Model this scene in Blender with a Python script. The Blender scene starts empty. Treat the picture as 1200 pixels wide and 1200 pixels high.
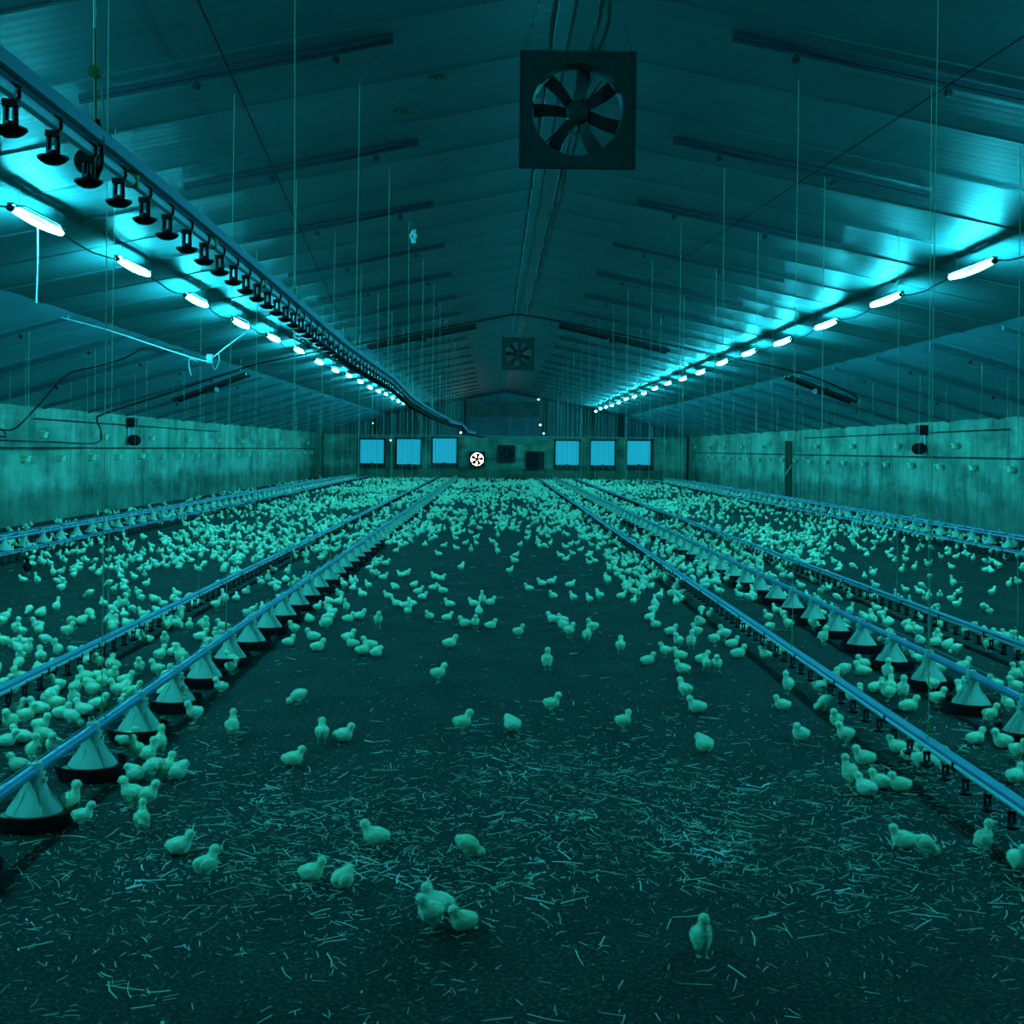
import bpy, bmesh, math, random
import numpy as np
from mathutils import Vector, Matrix
random.seed(7); rng = np.random.default_rng(7)
sc = bpy.context.scene; COL = sc.collection
PI = math.pi
# ---------------------------------------------------------------- camera, world, exposure
F = 1500.0; ROLL = 0.011; CH = 1.5; VX, VY = 580.0, 526.0
cd = bpy.data.cameras.new('camera'); cam = bpy.data.objects.new('camera', cd); COL.objects.link(cam)
cd.sensor_width = 36; cd.lens = 36*F/1200; cd.shift_x = (600-VX)/1200; cd.shift_y = -(600-VY)/1200
cd.clip_end = 300; cd.clip_start = 0.05
cam.location = (0, 0, CH)
cam.rotation_euler = (Matrix.Rotation(PI/2, 4, 'X') @ Matrix.Rotation(ROLL, 4, 'Z')).to_euler()
sc.camera = cam
w = bpy.data.worlds.new('world'); sc.world = w; w.use_nodes = True
w.node_tree.nodes['Background'].inputs[0].default_value = (0.02, 0.45, 0.5, 1)
w.node_tree.nodes['Background'].inputs[1].default_value = 0.012
vs = sc.view_settings; vs.view_transform = 'Standard'; vs.look = 'None'; vs.gamma = 1; vs.exposure = 0.0
LAMP_STRENGTH = 440.0
LAMP_COL = (0.022, 0.56, 0.74)
DAY_SHUTTER = 0.55

def derot(u, v):
    dx, dy = u-VX, v-VY
    return dx*math.cos(ROLL)+dy*math.sin(ROLL), -dx*math.sin(ROLL)+dy*math.cos(ROLL)
def floor_pt(u, v):
    dx, dy = derot(u, v); d = CH*F/dy
    return dx*d/F, d
def at(u, v, d):
    dx, dy = derot(u, v)
    return (dx*d/F, d, CH-dy*d/F)
def to_px(x, y, z):
    dx = F*x/y; dy = -F*(z-CH)/y
    return VX+dx*math.cos(ROLL)-dy*math.sin(ROLL), VY+dx*math.sin(ROLL)+dy*math.cos(ROLL)

# ---------------------------------------------------------------- materials
class NT:
    def __init__(s, name):
        s.m = bpy.data.materials.new(name); s.m.use_nodes = True; s.t = s.m.node_tree
        s.b = s.t.nodes['Principled BSDF']
    def n(s, kind, **kw):
        nd = s.t.nodes.new(kind)
        for k, v in kw.items():
            if k in nd.inputs.keys(): nd.inputs[k].default_value = v
            else: setattr(nd, k, v)
        return nd
    def l(s, a, b): s.t.links.new(a, b)
def coords(M, scale):
    tc = M.n('ShaderNodeTexCoord'); mp = M.n('ShaderNodeMapping'); mp.inputs['Scale'].default_value = scale
    M.l(tc.outputs['Object'], mp.inputs['Vector']); return mp.outputs['Vector']
def ramp(M, fac, stops):
    r = M.n('ShaderNodeValToRGB'); e = r.color_ramp.elements
    while len(e) < len(stops): e.new(0.5)
    for i, (p, c) in enumerate(stops):
        e[i].position = p; e[i].color = (*c, 1) if len(c) == 3 else c
    M.l(fac, r.inputs['Fac']); return r.outputs['Color']
def noise(M, vec, scale, detail=4, rough=0.55):
    n = M.n('ShaderNodeTexNoise'); n.inputs['Scale'].default_value = scale; n.inputs['Detail'].default_value = detail
    n.inputs['Roughness'].default_value = rough; M.l(vec, n.inputs['Vector']); return n.outputs['Fac']
def bump(M, h, strength, dist=0.01):
    b = M.n('ShaderNodeBump'); b.inputs['Strength'].default_value = strength; b.inputs['Distance'].default_value = dist
    M.l(h, b.inputs['Height']); M.l(b.outputs['Normal'], M.b.inputs['Normal'])
def simple(name, col, rough=0.5, metal=0.0, var=0.12, nscale=20, bmp=0.1, spec=0.5):
    M = NT(name); v = coords(M, (1, 1, 1)); f = noise(M, v, nscale)
    lo = tuple(c*(1-var) for c in col); hi = tuple(min(1, c*(1+var)) for c in col)
    M.l(ramp(M, f, [(0.3, lo), (0.7, hi)]), M.b.inputs['Base Color'])
    M.b.inputs['Roughness'].default_value = rough; M.b.inputs['Metallic'].default_value = metal
    M.b.inputs['Specular IOR Level'].default_value = spec
    if bmp: bump(M, f, bmp, 0.004)
    return M.m
def emis(name, col, strength):
    M = NT(name); M.b.inputs['Base Color'].default_value = (0.8, 0.8, 0.8, 1)
    M.b.inputs['Emission Color'].default_value = (*col, 1); M.b.inputs['Emission Strength'].default_value = strength
    return M.m

M_chick = simple('down_feathers', (0.92, 0.93, 0.60), 0.9, 0, 0.06, 60, 0.6, 0.1)
M_chick_b = simple('down_feathers_pale', (0.94, 0.95, 0.66), 0.9, 0, 0.06, 60, 0.6, 0.1)
for m_ in (M_chick, M_chick_b):
    b_ = m_.node_tree.nodes['Principled BSDF']; b_.inputs['Sheen Weight'].default_value = 0.6; b_.inputs['Sheen Roughness'].default_value = 0.4
M_darkchick = simple('dark_down', (0.02, 0.02, 0.02), 0.9, 0, 0.2, 60, 0.3, 0.1)
M_leg = simple('chick_leg_skin', (0.5, 0.42, 0.25), 0.6)
M_beak = simple('beak_horn', (0.45, 0.35, 0.2), 0.4)
M_eye = simple('eye_black', (0.01, 0.01, 0.01), 0.15, bmp=0)
M_rail = simple('anodised_rail', (0.08, 0.18, 0.26), 0.62, 0.1, 0.08, 8, 0.05)
M_pipe = simple('white_water_pipe', (0.52, 0.68, 0.74), 0.4, 0, 0.05, 8, 0)
M_feedpipe = simple('galvanised_feed_pipe', (0.12, 0.25, 0.38), 0.45, 0.3, 0.1, 12, 0.05)
M_black = simple('black_plastic', (0.008, 0.010, 0.012), 0.55, 0, 0.2, 20, 0.1, 0.25)
M_hopper = simple('pale_plastic', (0.46, 0.52, 0.38), 0.5, 0, 0.06, 30, 0.1)
M_feed = simple('feed_crumbs', (0.35, 0.28, 0.15), 0.9, 0, 0.3, 200, 0.8)
M_yel = simple('yellow_nylon', (0.26, 0.24, 0.07), 0.6)
M_cord = simple('pale_cord', (0.36, 0.40, 0.25), 0.8, 0, 0.2, 90, 0.2)
M_white = simple('white_cord', (0.85, 0.9, 0.9), 0.6)
M_cable = simple('black_cable', (0.012, 0.014, 0.016), 0.5)
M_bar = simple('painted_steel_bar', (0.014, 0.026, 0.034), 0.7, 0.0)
M_bar2 = simple('lightened_steel_bar', (0.06, 0.11, 0.125), 0.7, 0.0)  # outer copy of the bar paint, colour lightened to even out lamp light
M_wire = simple('dull_wire', (0.008, 0.010, 0.010), 0.95, spec=0.05)
M_fan = simple('dark_fan_housing', (0.026, 0.038, 0.032), 0.55, 0, 0.15, 15, 0.1, 0.3)
M_blade = simple('fan_blade', (0.014, 0.020, 0.018), 0.5, 0, 0.15, 15, 0.1, 0.3)
M_galv = simple('galvanised_steel', (0.35, 0.38, 0.38), 0.45, 0.6)
M_trim = simple('pale_trim', (0.30, 0.42, 0.42), 0.5, 0.1)
M_box = simple('vent_box_plastic', (0.62, 0.66, 0.42), 0.6)
M_boxd = simple('vent_box_flap', (0.16, 0.2, 0.16), 0.6)
M_wood = simple('old_timber', (0.10, 0.08, 0.05), 0.8, 0, 0.35, 12, 0.4)
M_woodl = simple('pale_timber', (0.32, 0.30, 0.2), 0.8, 0, 0.3, 12, 0.4)
M_dark = simple('dark_opening', (0.006, 0.008, 0.02), 0.7, bmp=0)
M_frame = simple('dark_frame', (0.03, 0.04, 0.04), 0.6)
M_lamp = emis('lit_tube', LAMP_COL, LAMP_STRENGTH)
M_pilot = emis('pilot_light', (0.4, 0.9, 1.0), 3.0)
def mk_shutter():
    M = NT('daylit_panel'); v = coords(M, (1, 1, 1)); f = noise(M, v, 1.3, 2)
    M.b.inputs['Base Color'].default_value = (0.5, 0.7, 0.75, 1)
    M.l(ramp(M, f, [(0.2, (0.006, 0.40, 0.66)), (0.8, (0.010, 0.46, 0.72))]), M.b.inputs['Emission Color'])
    M.b.inputs['Emission Strength'].default_value = DAY_SHUTTER
    return M.m
M_shutter = mk_shutter()
M_sunlit = emis('daylight', (1.0, 0.58, 0.44), 20.0)

def mk_straw():
    M = NT('straw'); v = coords(M, (1, 1, 1)); f = noise(M, v, 3.0, 3)
    M.l(ramp(M, f, [(0.3, (0.22, 0.20, 0.12)), (0.5, (0.60, 0.57, 0.38)), (0.68, (0.95, 0.93, 0.80))]), M.b.inputs['Base Color'])
    M.b.inputs['Roughness'].default_value = 0.6
    return M.m
M_straw = mk_straw()
def mk_floor():
    M = NT('litter'); v = coords(M, (1, 1, 1))
    a = noise(M, v, 60, 8, 0.7); b = noise(M, v, 2.2, 5, 0.6); c = noise(M, v, 260, 3, 0.6)
    c1 = ramp(M, a, [(0.30, (0.006, 0.005, 0.004)), (0.50, (0.028, 0.027, 0.017)), (0.68, (0.16, 0.15, 0.105))])
    c2 = ramp(M, b, [(0.35, (0.62, 0.62, 0.62)), (0.65, (1.15, 1.15, 1.15))])
    mx = M.n('ShaderNodeMix', data_type='RGBA', blend_type='MULTIPLY'); mx.inputs['Factor'].default_value = 1
    M.l(c1, mx.inputs['A']); M.l(c2, mx.inputs['B'])
    sp = ramp(M, c, [(0.66, (0, 0, 0)), (0.74, (0.22, 0.21, 0.17))])
    ad = M.n('ShaderNodeMix', data_type='RGBA', blend_type='ADD'); ad.inputs['Factor'].default_value = 0.8
    M.l(mx.outputs['Result'], ad.inputs['A']); M.l(sp, ad.inputs['B'])
    M.l(ad.outputs['Result'], M.b.inputs['Base Color']); M.b.inputs['Roughness'].default_value = 0.9
    M.b.inputs['Specular IOR Level'].default_value = 0.2
    bump(M, a, 0.9, 0.02)
    return M.m
M_floor = mk_floor()
def mk_wall(name='concrete_wall', k=1.0):
    M = NT(name); v = coords(M, (1, 1, 1)); vs_ = coords(M, (1.9, 1.9, 0.34)); vw = coords(M, (0.35, 0.35, 1.3))
    a = noise(M, v, 0.9, 8, 0.68); st = noise(M, vs_, 1.25, 7, 0.68); pt = noise(M, vw, 1.2, 6, 0.65); fi = noise(M, v, 40, 6, 0.7)
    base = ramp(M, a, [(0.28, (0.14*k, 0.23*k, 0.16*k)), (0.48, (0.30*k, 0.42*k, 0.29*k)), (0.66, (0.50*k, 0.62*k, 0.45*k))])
    s2 = ramp(M, st, [(0.36, (0.30, 0.30, 0.30)), (0.46, (0.8, 0.8, 0.8)), (0.60, (1.1, 1.1, 1.1))])
    s3 = ramp(M, pt, [(0.36, (0.35, 0.35, 0.35)), (0.54, (1.0, 1.0, 1.0))])
    # damp dirt band splashed up from the litter, ragged top edge
    sp = M.n('ShaderNodeSeparateXYZ'); M.l(v, sp.inputs[0])
    dn = noise(M, coords(M, (0.8, 0.8, 0.8)), 1.1, 6, 0.7)
    ma = M.n('ShaderNodeMath', operation='MULTIPLY_ADD'); ma.inputs[1].default_value = -0.9; M.l(dn, ma.inputs[0]); M.l(sp.outputs['Z'], ma.inputs[2])
    dirt = ramp(M, ma.outputs[0], [(0.0, (0.55, 0.55, 0.52)), (0.25, (0.95, 0.95, 0.95)), (0.4, (1, 1, 1))])
    m1 = M.n('ShaderNodeMix', data_type='RGBA', blend_type='MULTIPLY'); m1.inputs['Factor'].default_value = 0.62
    M.l(base, m1.inputs['A']); M.l(s2, m1.inputs['B'])
    m2 = M.n('ShaderNodeMix', data_type='RGBA', blend_type='MULTIPLY'); m2.inputs['Factor'].default_value = 0.8
    M.l(m1.outputs['Result'], m2.inputs['A']); M.l(s3, m2.inputs['B'])
    m3 = M.n('ShaderNodeMix', data_type='RGBA', blend_type='MULTIPLY'); m3.inputs['Factor'].default_value = 1
    M.l(m2.outputs['Result'], m3.inputs['A']); M.l(dirt, m3.inputs['B'])
    M.l(m3.outputs['Result'], M.b.inputs['Base Color']); M.b.inputs['Roughness'].default_value = 0.85
    bump(M, fi, 0.3, 0.01)
    return M.m
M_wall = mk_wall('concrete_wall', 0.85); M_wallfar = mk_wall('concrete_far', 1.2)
def mk_gable():
    M = NT('corrugated_cladding'); v = coords(M, (1, 1, 1))
    wv = M.n('ShaderNodeTexWave'); wv.inputs['Scale'].default_value = 1.6; wv.bands_direction = 'X'; M.l(v, wv.inputs['Vector'])
    a = noise(M, coords(M, (2, 2, 0.3)), 1.5, 5)
    M.l(ramp(M, a, [(0.3, (0.07, 0.10, 0.11)), (0.7, (0.14, 0.19, 0.21))]), M.b.inputs['Base Color'])
    M.b.inputs['Roughness'].default_value = 0.45; M.b.inputs['Metallic'].default_value = 0.3
    bump(M, wv.outputs['Fac'], 0.3, 0.02)
    return M.m
M_gable = mk_gable()
def mk_ceil(name, c0, c1, rough):
    M = NT(name); v = coords(M, (1, 1, 1))
    a = noise(M, v, 0.8, 5); b = noise(M, coords(M, (0.3, 6, 1)), 3.0, 4)
    M.l(ramp(M, a, [(0.3, c0), (0.7, c1)]), M.b.inputs['Base Color'])
    r = ramp(M, b, [(0.3, (rough-0.06,)*3), (0.7, (rough+0.08,)*3)]); M.l(r, M.b.inputs['Roughness'])
    M.b.inputs['Metallic'].default_value = 0.2; M.b.inputs['Specular IOR Level'].default_value = 0.35
    # fine ribs of the panel sheet, running across the slope
    sep = M.n('ShaderNodeSeparateXYZ'); M.l(v, sep.inputs[0])
    mu = M.n('ShaderNodeMath', operation='MULTIPLY'); mu.inputs[1].default_value = 2*PI/0.12; M.l(sep.outputs['Y'], mu.inputs[0])
    sn = M.n('ShaderNodeMath', operation='SINE'); M.l(mu.outputs[0], sn.inputs[0])
    bump(M, sn.outputs[0], 0.09, 0.004)
    return M.m
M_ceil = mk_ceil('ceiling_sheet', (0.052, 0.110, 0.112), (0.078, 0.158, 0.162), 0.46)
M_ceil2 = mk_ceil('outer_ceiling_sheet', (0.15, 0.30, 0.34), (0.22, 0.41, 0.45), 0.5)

# ---------------------------------------------------------------- mesh helper
class MB:
    def __init__(s): s.v = []; s.f = []; s.m = []
    def add(s, vs_, fs, mi=0):
        o = len(s.v); s.v += [tuple(v) for v in vs_]; s.f += [tuple(i+o for i in f) for f in fs]; s.m += [mi]*len(fs); return s
    def box(s, x0, x1, y0, y1, z0, z1, mi=0):
        return s.add([(x0,y0,z0),(x1,y0,z0),(x1,y1,z0),(x0,y1,z0),(x0,y0,z1),(x1,y0,z1),(x1,y1,z1),(x0,y1,z1)],
            [(0,3,2,1),(4,5,6,7),(0,1,5,4),(1,2,6,5),(2,3,7,6),(3,0,4,7)], mi)
    def tube(s, pts, r, n=8, mi=0, cap=True):
        pts = [Vector(p) for p in pts]; R = r if isinstance(r, (list, tuple)) else [r]*len(pts)
        vs_ = []; fs = []; up = None
        for i, p in enumerate(pts):
            t = (pts[min(i+1, len(pts)-1)]-pts[max(i-1, 0)]).normalized()
            if up is None: up = Vector((0,0,1)) if abs(t.z) < 0.9 else Vector((1,0,0))
            a = t.cross(up); a = a.normalized() if a.length > 1e-6 else Vector((1,0,0)); b = t.cross(a).normalized(); up = -b if False else up
            for k in range(n):
                q = 2*PI*k/n; vs_.append(p+a*math.cos(q)*R[i]+b*math.sin(q)*R[i])
        for i in range(len(pts)-1):
            for k in range(n):
                fs.append((i*n+k, (i+1)*n+k, (i+1)*n+(k+1) % n, i*n+(k+1) % n))
        if cap:
            fs.append(tuple(range(n))); fs.append(tuple(reversed(range((len(pts)-1)*n, len(pts)*n))))
        return s.add(vs_, fs, mi)
    def lathe(s, prof, n=24, c=(0,0,0), axis='z', mi=0):
        vs_ = []; fs = []
        for r, z in prof:
            for k in range(n):
                q = 2*PI*k/n; a, b = r*math.cos(q), r*math.sin(q)
                p = (a, b, z) if axis == 'z' else (a, z, b)
                vs_.append((p[0]+c[0], p[1]+c[1], p[2]+c[2]))
        for i in range(len(prof)-1):
            for k in range(n): fs.append((i*n+k, i*n+(k+1) % n, (i+1)*n+(k+1) % n, (i+1)*n+k))
        return s.add(vs_, fs, mi)
    def mesh(s, name, mats, smooth=False):
        me = bpy.data.meshes.new(name); me.from_pydata(s.v, [], s.f)
        mats = mats if isinstance(mats, (list, tuple)) else [mats]
        for m in mats: me.materials.append(m)
        if len(mats) > 1: me.polygons.foreach_set('material_index', s.m)
        bm = bmesh.new(); bm.from_mesh(me); bmesh.ops.recalc_face_normals(bm, faces=bm.faces); bm.to_mesh(me); bm.free()
        if smooth:
            me.polygons.foreach_set('use_smooth', [True]*len(me.polygons))
            try: me.set_sharp_from_angle(angle=math.radians(40))
            except Exception: pass
        me.update(); return me
    def obj(s, name, mats, parent=None, loc=(0,0,0), smooth=False):
        return link(name, s.mesh(name, mats, smooth), parent, loc)
def link(name, me, parent=None, loc=(0,0,0)):
    o = bpy.data.objects.new(name, me); COL.objects.link(o); o.parent = parent; o.location = loc; return o
def tag(o, label, cat, group=None, kind=None):
    o['label'] = label; o['category'] = cat
    if group: o['group'] = group
    if kind: o['kind'] = kind
    return o
def thing(name, label, cat, loc=(0,0,0), group=None):
    o = bpy.data.objects.new(name, None); COL.objects.link(o); o.location = loc; o.empty_display_size = 0.1
    return tag(o, label, cat, group)
def struct(o): o['kind'] = 'structure'; return o
def copy_tree(o, parent=None):
    c = o.copy(); COL.objects.link(c); c.parent = parent
    for ch in list(o.children): copy_tree(ch, c)
    return c
ORD = ['nearest','second','third','fourth','fifth','sixth','seventh','eighth','ninth','tenth','eleventh','twelfth','thirteenth','fourteenth','fifteenth','sixteenth','seventeenth','eighteenth','nineteenth','twentieth']
TENS = {2:'twenty',3:'thirty',4:'forty',5:'fifty',6:'sixty',7:'seventy',8:'eighty',9:'ninety'}
def ordn(i):
    if i < 20: return ORD[i]
    t, u = divmod(i+1, 10)
    if u == 0: return TENS[t][:-1]+'ieth'
    return TENS[t]+'-'+(['first','second','third','fourth','fifth','sixth','seventh','eighth','ninth'][u-1])
def nth(i): return 'nearest' if i == 0 else ordn(i)+' nearest'

# ---------------------------------------------------------------- the building
XC = 0.5; XL, XR = -8.7, 9.7; HALF = 9.2; YN, YF = -3.0, 64.0
ZR = 4.35; CREASE = 5.85; ZC = ZR-0.203*CREASE; ZE = 2.20
def ceil_z(x):
    a = abs(x-XC)
    return ZR-0.203*a if a < CREASE else ZC-(ZC-ZE)*(a-CREASE)/(HALF-CREASE)
fl = MB(); fl.add([(XL-.2,YN,0),(XR+.2,YN,0),(XR+.2,YF+.2,0),(XL-.2,YF+.2,0),(XL-.2,YN,-.1),(XR+.2,YN,-.1),(XR+.2,YF+.2,-.1),(XL-.2,YF+.2,-.1)],
    [(0,1,2,3),(7,6,5,4),(0,4,5,1),(1,5,6,2),(2,6,7,3),(3,7,4,0)])
struct(fl.obj('floor', M_floor))
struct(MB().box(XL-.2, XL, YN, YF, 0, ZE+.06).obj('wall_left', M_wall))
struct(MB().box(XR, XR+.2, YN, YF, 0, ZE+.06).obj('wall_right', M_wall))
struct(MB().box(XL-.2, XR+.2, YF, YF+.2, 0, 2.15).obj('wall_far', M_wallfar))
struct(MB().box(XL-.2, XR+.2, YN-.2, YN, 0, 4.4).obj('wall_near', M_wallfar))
g = MB()
prof = [(XL-.2, 2.15), (XR+.2, 2.15), (XR+.2, ceil_z(XR)), (XC+CREASE, ZC), (XC, ZR), (XC-CREASE, ZC), (XL-.2, ceil_z(XL))]
n = len(prof); g.add([(x, YF+.02, z) for x, z in prof]+[(x, YF+.2, z) for x, z in prof],
    [tuple(range(n)), tuple(reversed(range(n, 2*n)))]+[(i, (i+1) % n, n+(i+1) % n, n+i) for i in range(n)])
struct(g.obj('wall_gable', M_gable))
# ceiling sheets: each 1.2 m panel is slightly crowned, with a thin lip at its joint
def ceiling_sheet(name, x0, x1, mat, drop=0.0):
    m = MB(); ys = []; y = YN; k = 0
    while y < YF:
        for dy, dz in ((0, -0.004), (0.012, -0.014), (0.03, -0.002), (0.3, 0.004), (0.6, 0.007), (0.9, 0.004), (1.17, -0.002)):
            ys.append((min(y+dy, YF+.1), dz))
        y += 1.2
    vs_ = []; nx = 2; xs = [x0, x1]
    for yy, dz in ys:
        for x in xs: vs_.append((x, yy, ceil_z(x)+dz-drop))
        for x in xs: vs_.append((x, yy, ceil_z(x)+0.08))
    fs = []
    for i in range(len(ys)-1):
        a, b = i*4, (i+1)*4
        fs += [(a, a+1, b+1, b), (a+2, b+2, b+3, a+3), (a, b, b+2, a+2), (a+1, a+3, b+3, b+1)]
    return struct(m.add(vs_, fs).obj(name, mat))
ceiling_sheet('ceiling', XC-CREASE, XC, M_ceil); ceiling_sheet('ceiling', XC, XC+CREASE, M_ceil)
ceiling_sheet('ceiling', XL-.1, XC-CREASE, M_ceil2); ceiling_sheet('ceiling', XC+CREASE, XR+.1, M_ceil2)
# long trims
def long_trim(name, x, w_, t, mat, y0=YN, y1=YF, dz=0.0):
    m = MB(); z0 = ceil_z(x-w_/2); z1 = ceil_z(x+w_/2)
    m.add([(x-w_/2,y0,z0-t-dz),(x+w_/2,y0,z1-t-dz),(x+w_/2,y0,z1+.01),(x-w_/2,y0,z0+.01),(x-w_/2,y1,z0-t-dz),(x+w_/2,y1,z1-t-dz),(x+w_/2,y1,z1+.01),(x-w_/2,y1,z0+.01)],
        [(0,1,2,3),(7,6,5,4),(0,4,5,1),(1,5,6,2),(2,6,7,3),(3,7,4,0)])
    return struct(m.obj(name, mat))
rc = MB(); rc.add([(XC+a, yy, ceil_z(XC+a)-c) for yy in (YN, YF) for a, c in ((-.13, .002), (-.125, .012), (0, .016), (.125, .012), (.13, .002), (0, -.01))],
    [(k, (k+1) % 6, 6+(k+1) % 6, 6+k) for k in range(6)]+[(5, 4, 3, 2, 1, 0), (6, 7, 8, 9, 10, 11)])
struct(rc.obj('trim_1', M_ceil))
struct(MB().box(XL, XR, YF-.12, YF+.02, 2.08, 2.16).obj('trim_5', M_trim))
struct(MB().box(XL, XL+.12, YF-.14, YF, 0, 2.2).obj('trim_6', M_dark)); struct(MB().box(XR-.12, XR, YF-.14, YF, 0, 2.2).obj('trim_7', M_dark))
# gable posts
def D(u, v, d=YF-.1): return at(u, v, d)
for i, (u, w_) in enumerate([(428,.12),(441,.22),(462,.10),(493,.1),(507,.1),(543,.22),(638,.3),(726,.35),(680,.1),(764,.14)]):
    x = D(u, 500)[0]; zt = ceil_z(x)-.02
    struct(MB().box(x-w_/2, x+w_/2, YF-.10, YF+.03, 2.12, zt).obj('trim_%d' % (8+i), M_frame if w_ > .15 else M_trim))
# panel in the gable centre, its brown painting in reflected warm light
a = D(546, 488); b = D(637, 471)
pn = MB().box(a[0], b[0], YF-.16, YF-.04, a[2], b[2]).obj('gable_panel', simple('warm_lit_panel', (0.17, 0.10, 0.08), 0.5, 0.4, 0.3, 3, 0.2))
tag(pn, 'brownish sheet panel high in the far gable between two dark posts', 'panel')
# shutters / windows in the far wall
for i, (u0, v0, u1, v1) in enumerate([(422,515.4,450,542.7),(465,515,493,544),(507,514,535,542.5),(651,517,678.5,544.6),(692.3,517,720.3,545),(735,517,762.5,544.6)]):
    a = D(u0, v1); b = D(u1, v0)
    fr = MB(); e = .09
    fr.box(a[0]-e, a[0], YF-.12, YF, a[2]-.2, b[2]+e); fr.box(b[0], b[0]+e, YF-.12, YF, a[2]-.2, b[2]+e)
    fr.box(a[0]-e, b[0]+e, YF-.12, YF, b[2], b[2]+e); fr.box(a[0]-e, b[0]+e, YF-.16, YF, a[2]-.22, a[2])
    fo = struct(fr.obj('window_%d' % (i+1), M_frame))
    MB().box(a[0], b[0], YF-.06, YF-.02, a[2], b[2]).obj('pane', M_shutter, fo)
    MB().box((a[0]+b[0])/2-.07, (a[0]+b[0])/2+.07, YF-.2, YF-.06, a[2]-.05, a[2]+.03).obj('handle', M_frame, fo)

# ---------------------------------------------------------------- fans
def blade_mesh(r0, r1, w0, w1, tw):
    m = MB(); N = 5; vs_ = []
    for i in range(N+1):
        t = i/N; r = r0+(r1-r0)*t; w_ = w0+(w1-w0)*t; a = tw*(1-.45*t)
        for s, th in ((-1, .004), (1, .004), (1, -.004), (-1, -.004)):
            x = s*w_/2; off = .02*math.sin(t*2)
            vs_.append((x*math.cos(a)+off-th*math.sin(a), x*math.sin(a)+th*math.cos(a), r))
    fs = []
    for i in range(N):
        for k in range(4): fs.append((i*4+k, i*4+(k+1) % 4, (i+1)*4+(k+1) % 4, (i+1)*4+k))
    fs += [(0,1,2,3), (N*4+3, N*4+2, N*4+1, N*4)]
    return m.add(vs_, fs)
def hanging_fan(label, u, v, size_px, S, rope=True, rot=0.1):
    d = F*S/size_px; x, y, z = at(u, v, d)
    t = thing('circulation_fan', label, 'fan', (x, y, z-S/2), 'hanging circulation fans')
    cz = S/2; R = S*.405; dep = .13*S/.6
    # square front plate with round opening + duct ring
    m = MB(); n = 48; h = S/2
    def sq(a):
        c, s_ = math.cos(a), math.sin(a); k = h/max(abs(c), abs(s_)); return c*k, s_*k
    for (y0, y1) in ((-dep/2, -dep/2+.02), ):
        vs_ = []
        for yy in (y0, y1):
            for k in range(n):
                a = 2*PI*k/n+PI/n*0
                vs_.append((*[R*1.0*math.cos(a)], yy, R*math.sin(a)+cz))
            for k in range(n):
                a = 2*PI*k/n; p = sq(a); vs_.append((p[0], yy, p[1]+cz))
        fs = []
        for k in range(n):
            j = (k+1) % n
            fs += [(k, j, n+j, n+k), (2*n+k, 3*n+k, 3*n+j, 2*n+j), (n+k, n+j, 3*n+j, 3*n+k)]
        m.add(vs_, fs)
    for sx in (-1, 1): m.box(sx*h-.006, sx*h+.006, -dep/2-.004, -dep/2+.035, cz-h-.006, cz+h+.006)
    for sz in (-1, 1): m.box(-h, h, -dep/2-.004, -dep/2+.035, cz+sz*h-.006, cz+sz*h+.006)
    m.lathe([(R, -dep/2), (R*.965, -dep/2+.03), (R*.96, dep*.15), (R*.98, dep*.15), (R*.99, -dep/2+.03), (R+.004, -dep/2)], 48, (0, 0, cz), 'y')
    m.obj('housing', M_fan, t, smooth=True)
    MB().lathe([(0.001, -.05), (.04*S/.6, -.048), (.058*S/.6, -.03), (.06*S/.6, .03), (.045*S/.6, .05), (.045*S/.6, .12), (.001, .12)], 28, (0, 0, cz), 'y').obj('motor_hub', M_fan, t, smooth=True)
    bm_ = blade_mesh(.05*S/.6, R*.94, .060*S/.6, .078*S/.6, .45).mesh('fan_blade', M_blade, True)
    for ang in (0.06, 0.86, 1.83, 2.60, 3.62, 4.66, 5.47):
        b = link('fan_blade', bm_, t, (0, 0, cz)); b.rotation_euler = (0, ang+rot*0, 0)
    st = MB()
    for ang in (PI*.78, PI*1.27, PI*.2): st.tube([(0, .07, cz), (math.sin(ang)*R*.96, .07, cz+math.cos(ang)*R*.96)], .006, 6)
    st.obj('motor_strut', M_fan, t)
    MB().tube([(-.03, .05, cz-.06), (-.02, .04, cz-.1), (.015, .05, cz-.1), (.03, .06, cz-.06)], .003, 6).obj('motor_wire', M_cable, t)
    for s in (-1, 1):
        top = (s*.10*S/.6, 0, ceil_z(x+s*.1)-(z-S/2)-.01); bot = (s*(h-.02), 0, S)
        c = MB()
        L = (Vector(top)-Vector(bot)); N = max(6, int(L.length/.035))
        for k in range(N):
            p = Vector(bot)+L*(k/N); q = Vector(bot)+L*((k+.9)/N); off = Vector((0, .006, 0)) if k % 2 else Vector((.006, 0, 0))
            c.tube([p-off, q-off], .003, 4); c.tube([p+off, q+off], .003, 4)
        c.obj('hanging_chain', M_cable, t)
        MB().tube([(s*(h-.02), -dep*.3, S+.012), (s*(h-.02), 0, S+.03), (s*(h-.02), dep*.3, S+.012)], .006, 6).obj('lifting_lug', M_cable, t)
    return t
hanging_fan('large dark square fan hanging on chains near the camera, high under the ridge', 676, 132, 133, .6)
hanging_fan('smaller looking dark square fan hanging far down the shed under the ridge', 607, 415, 37.5, .6)

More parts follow.
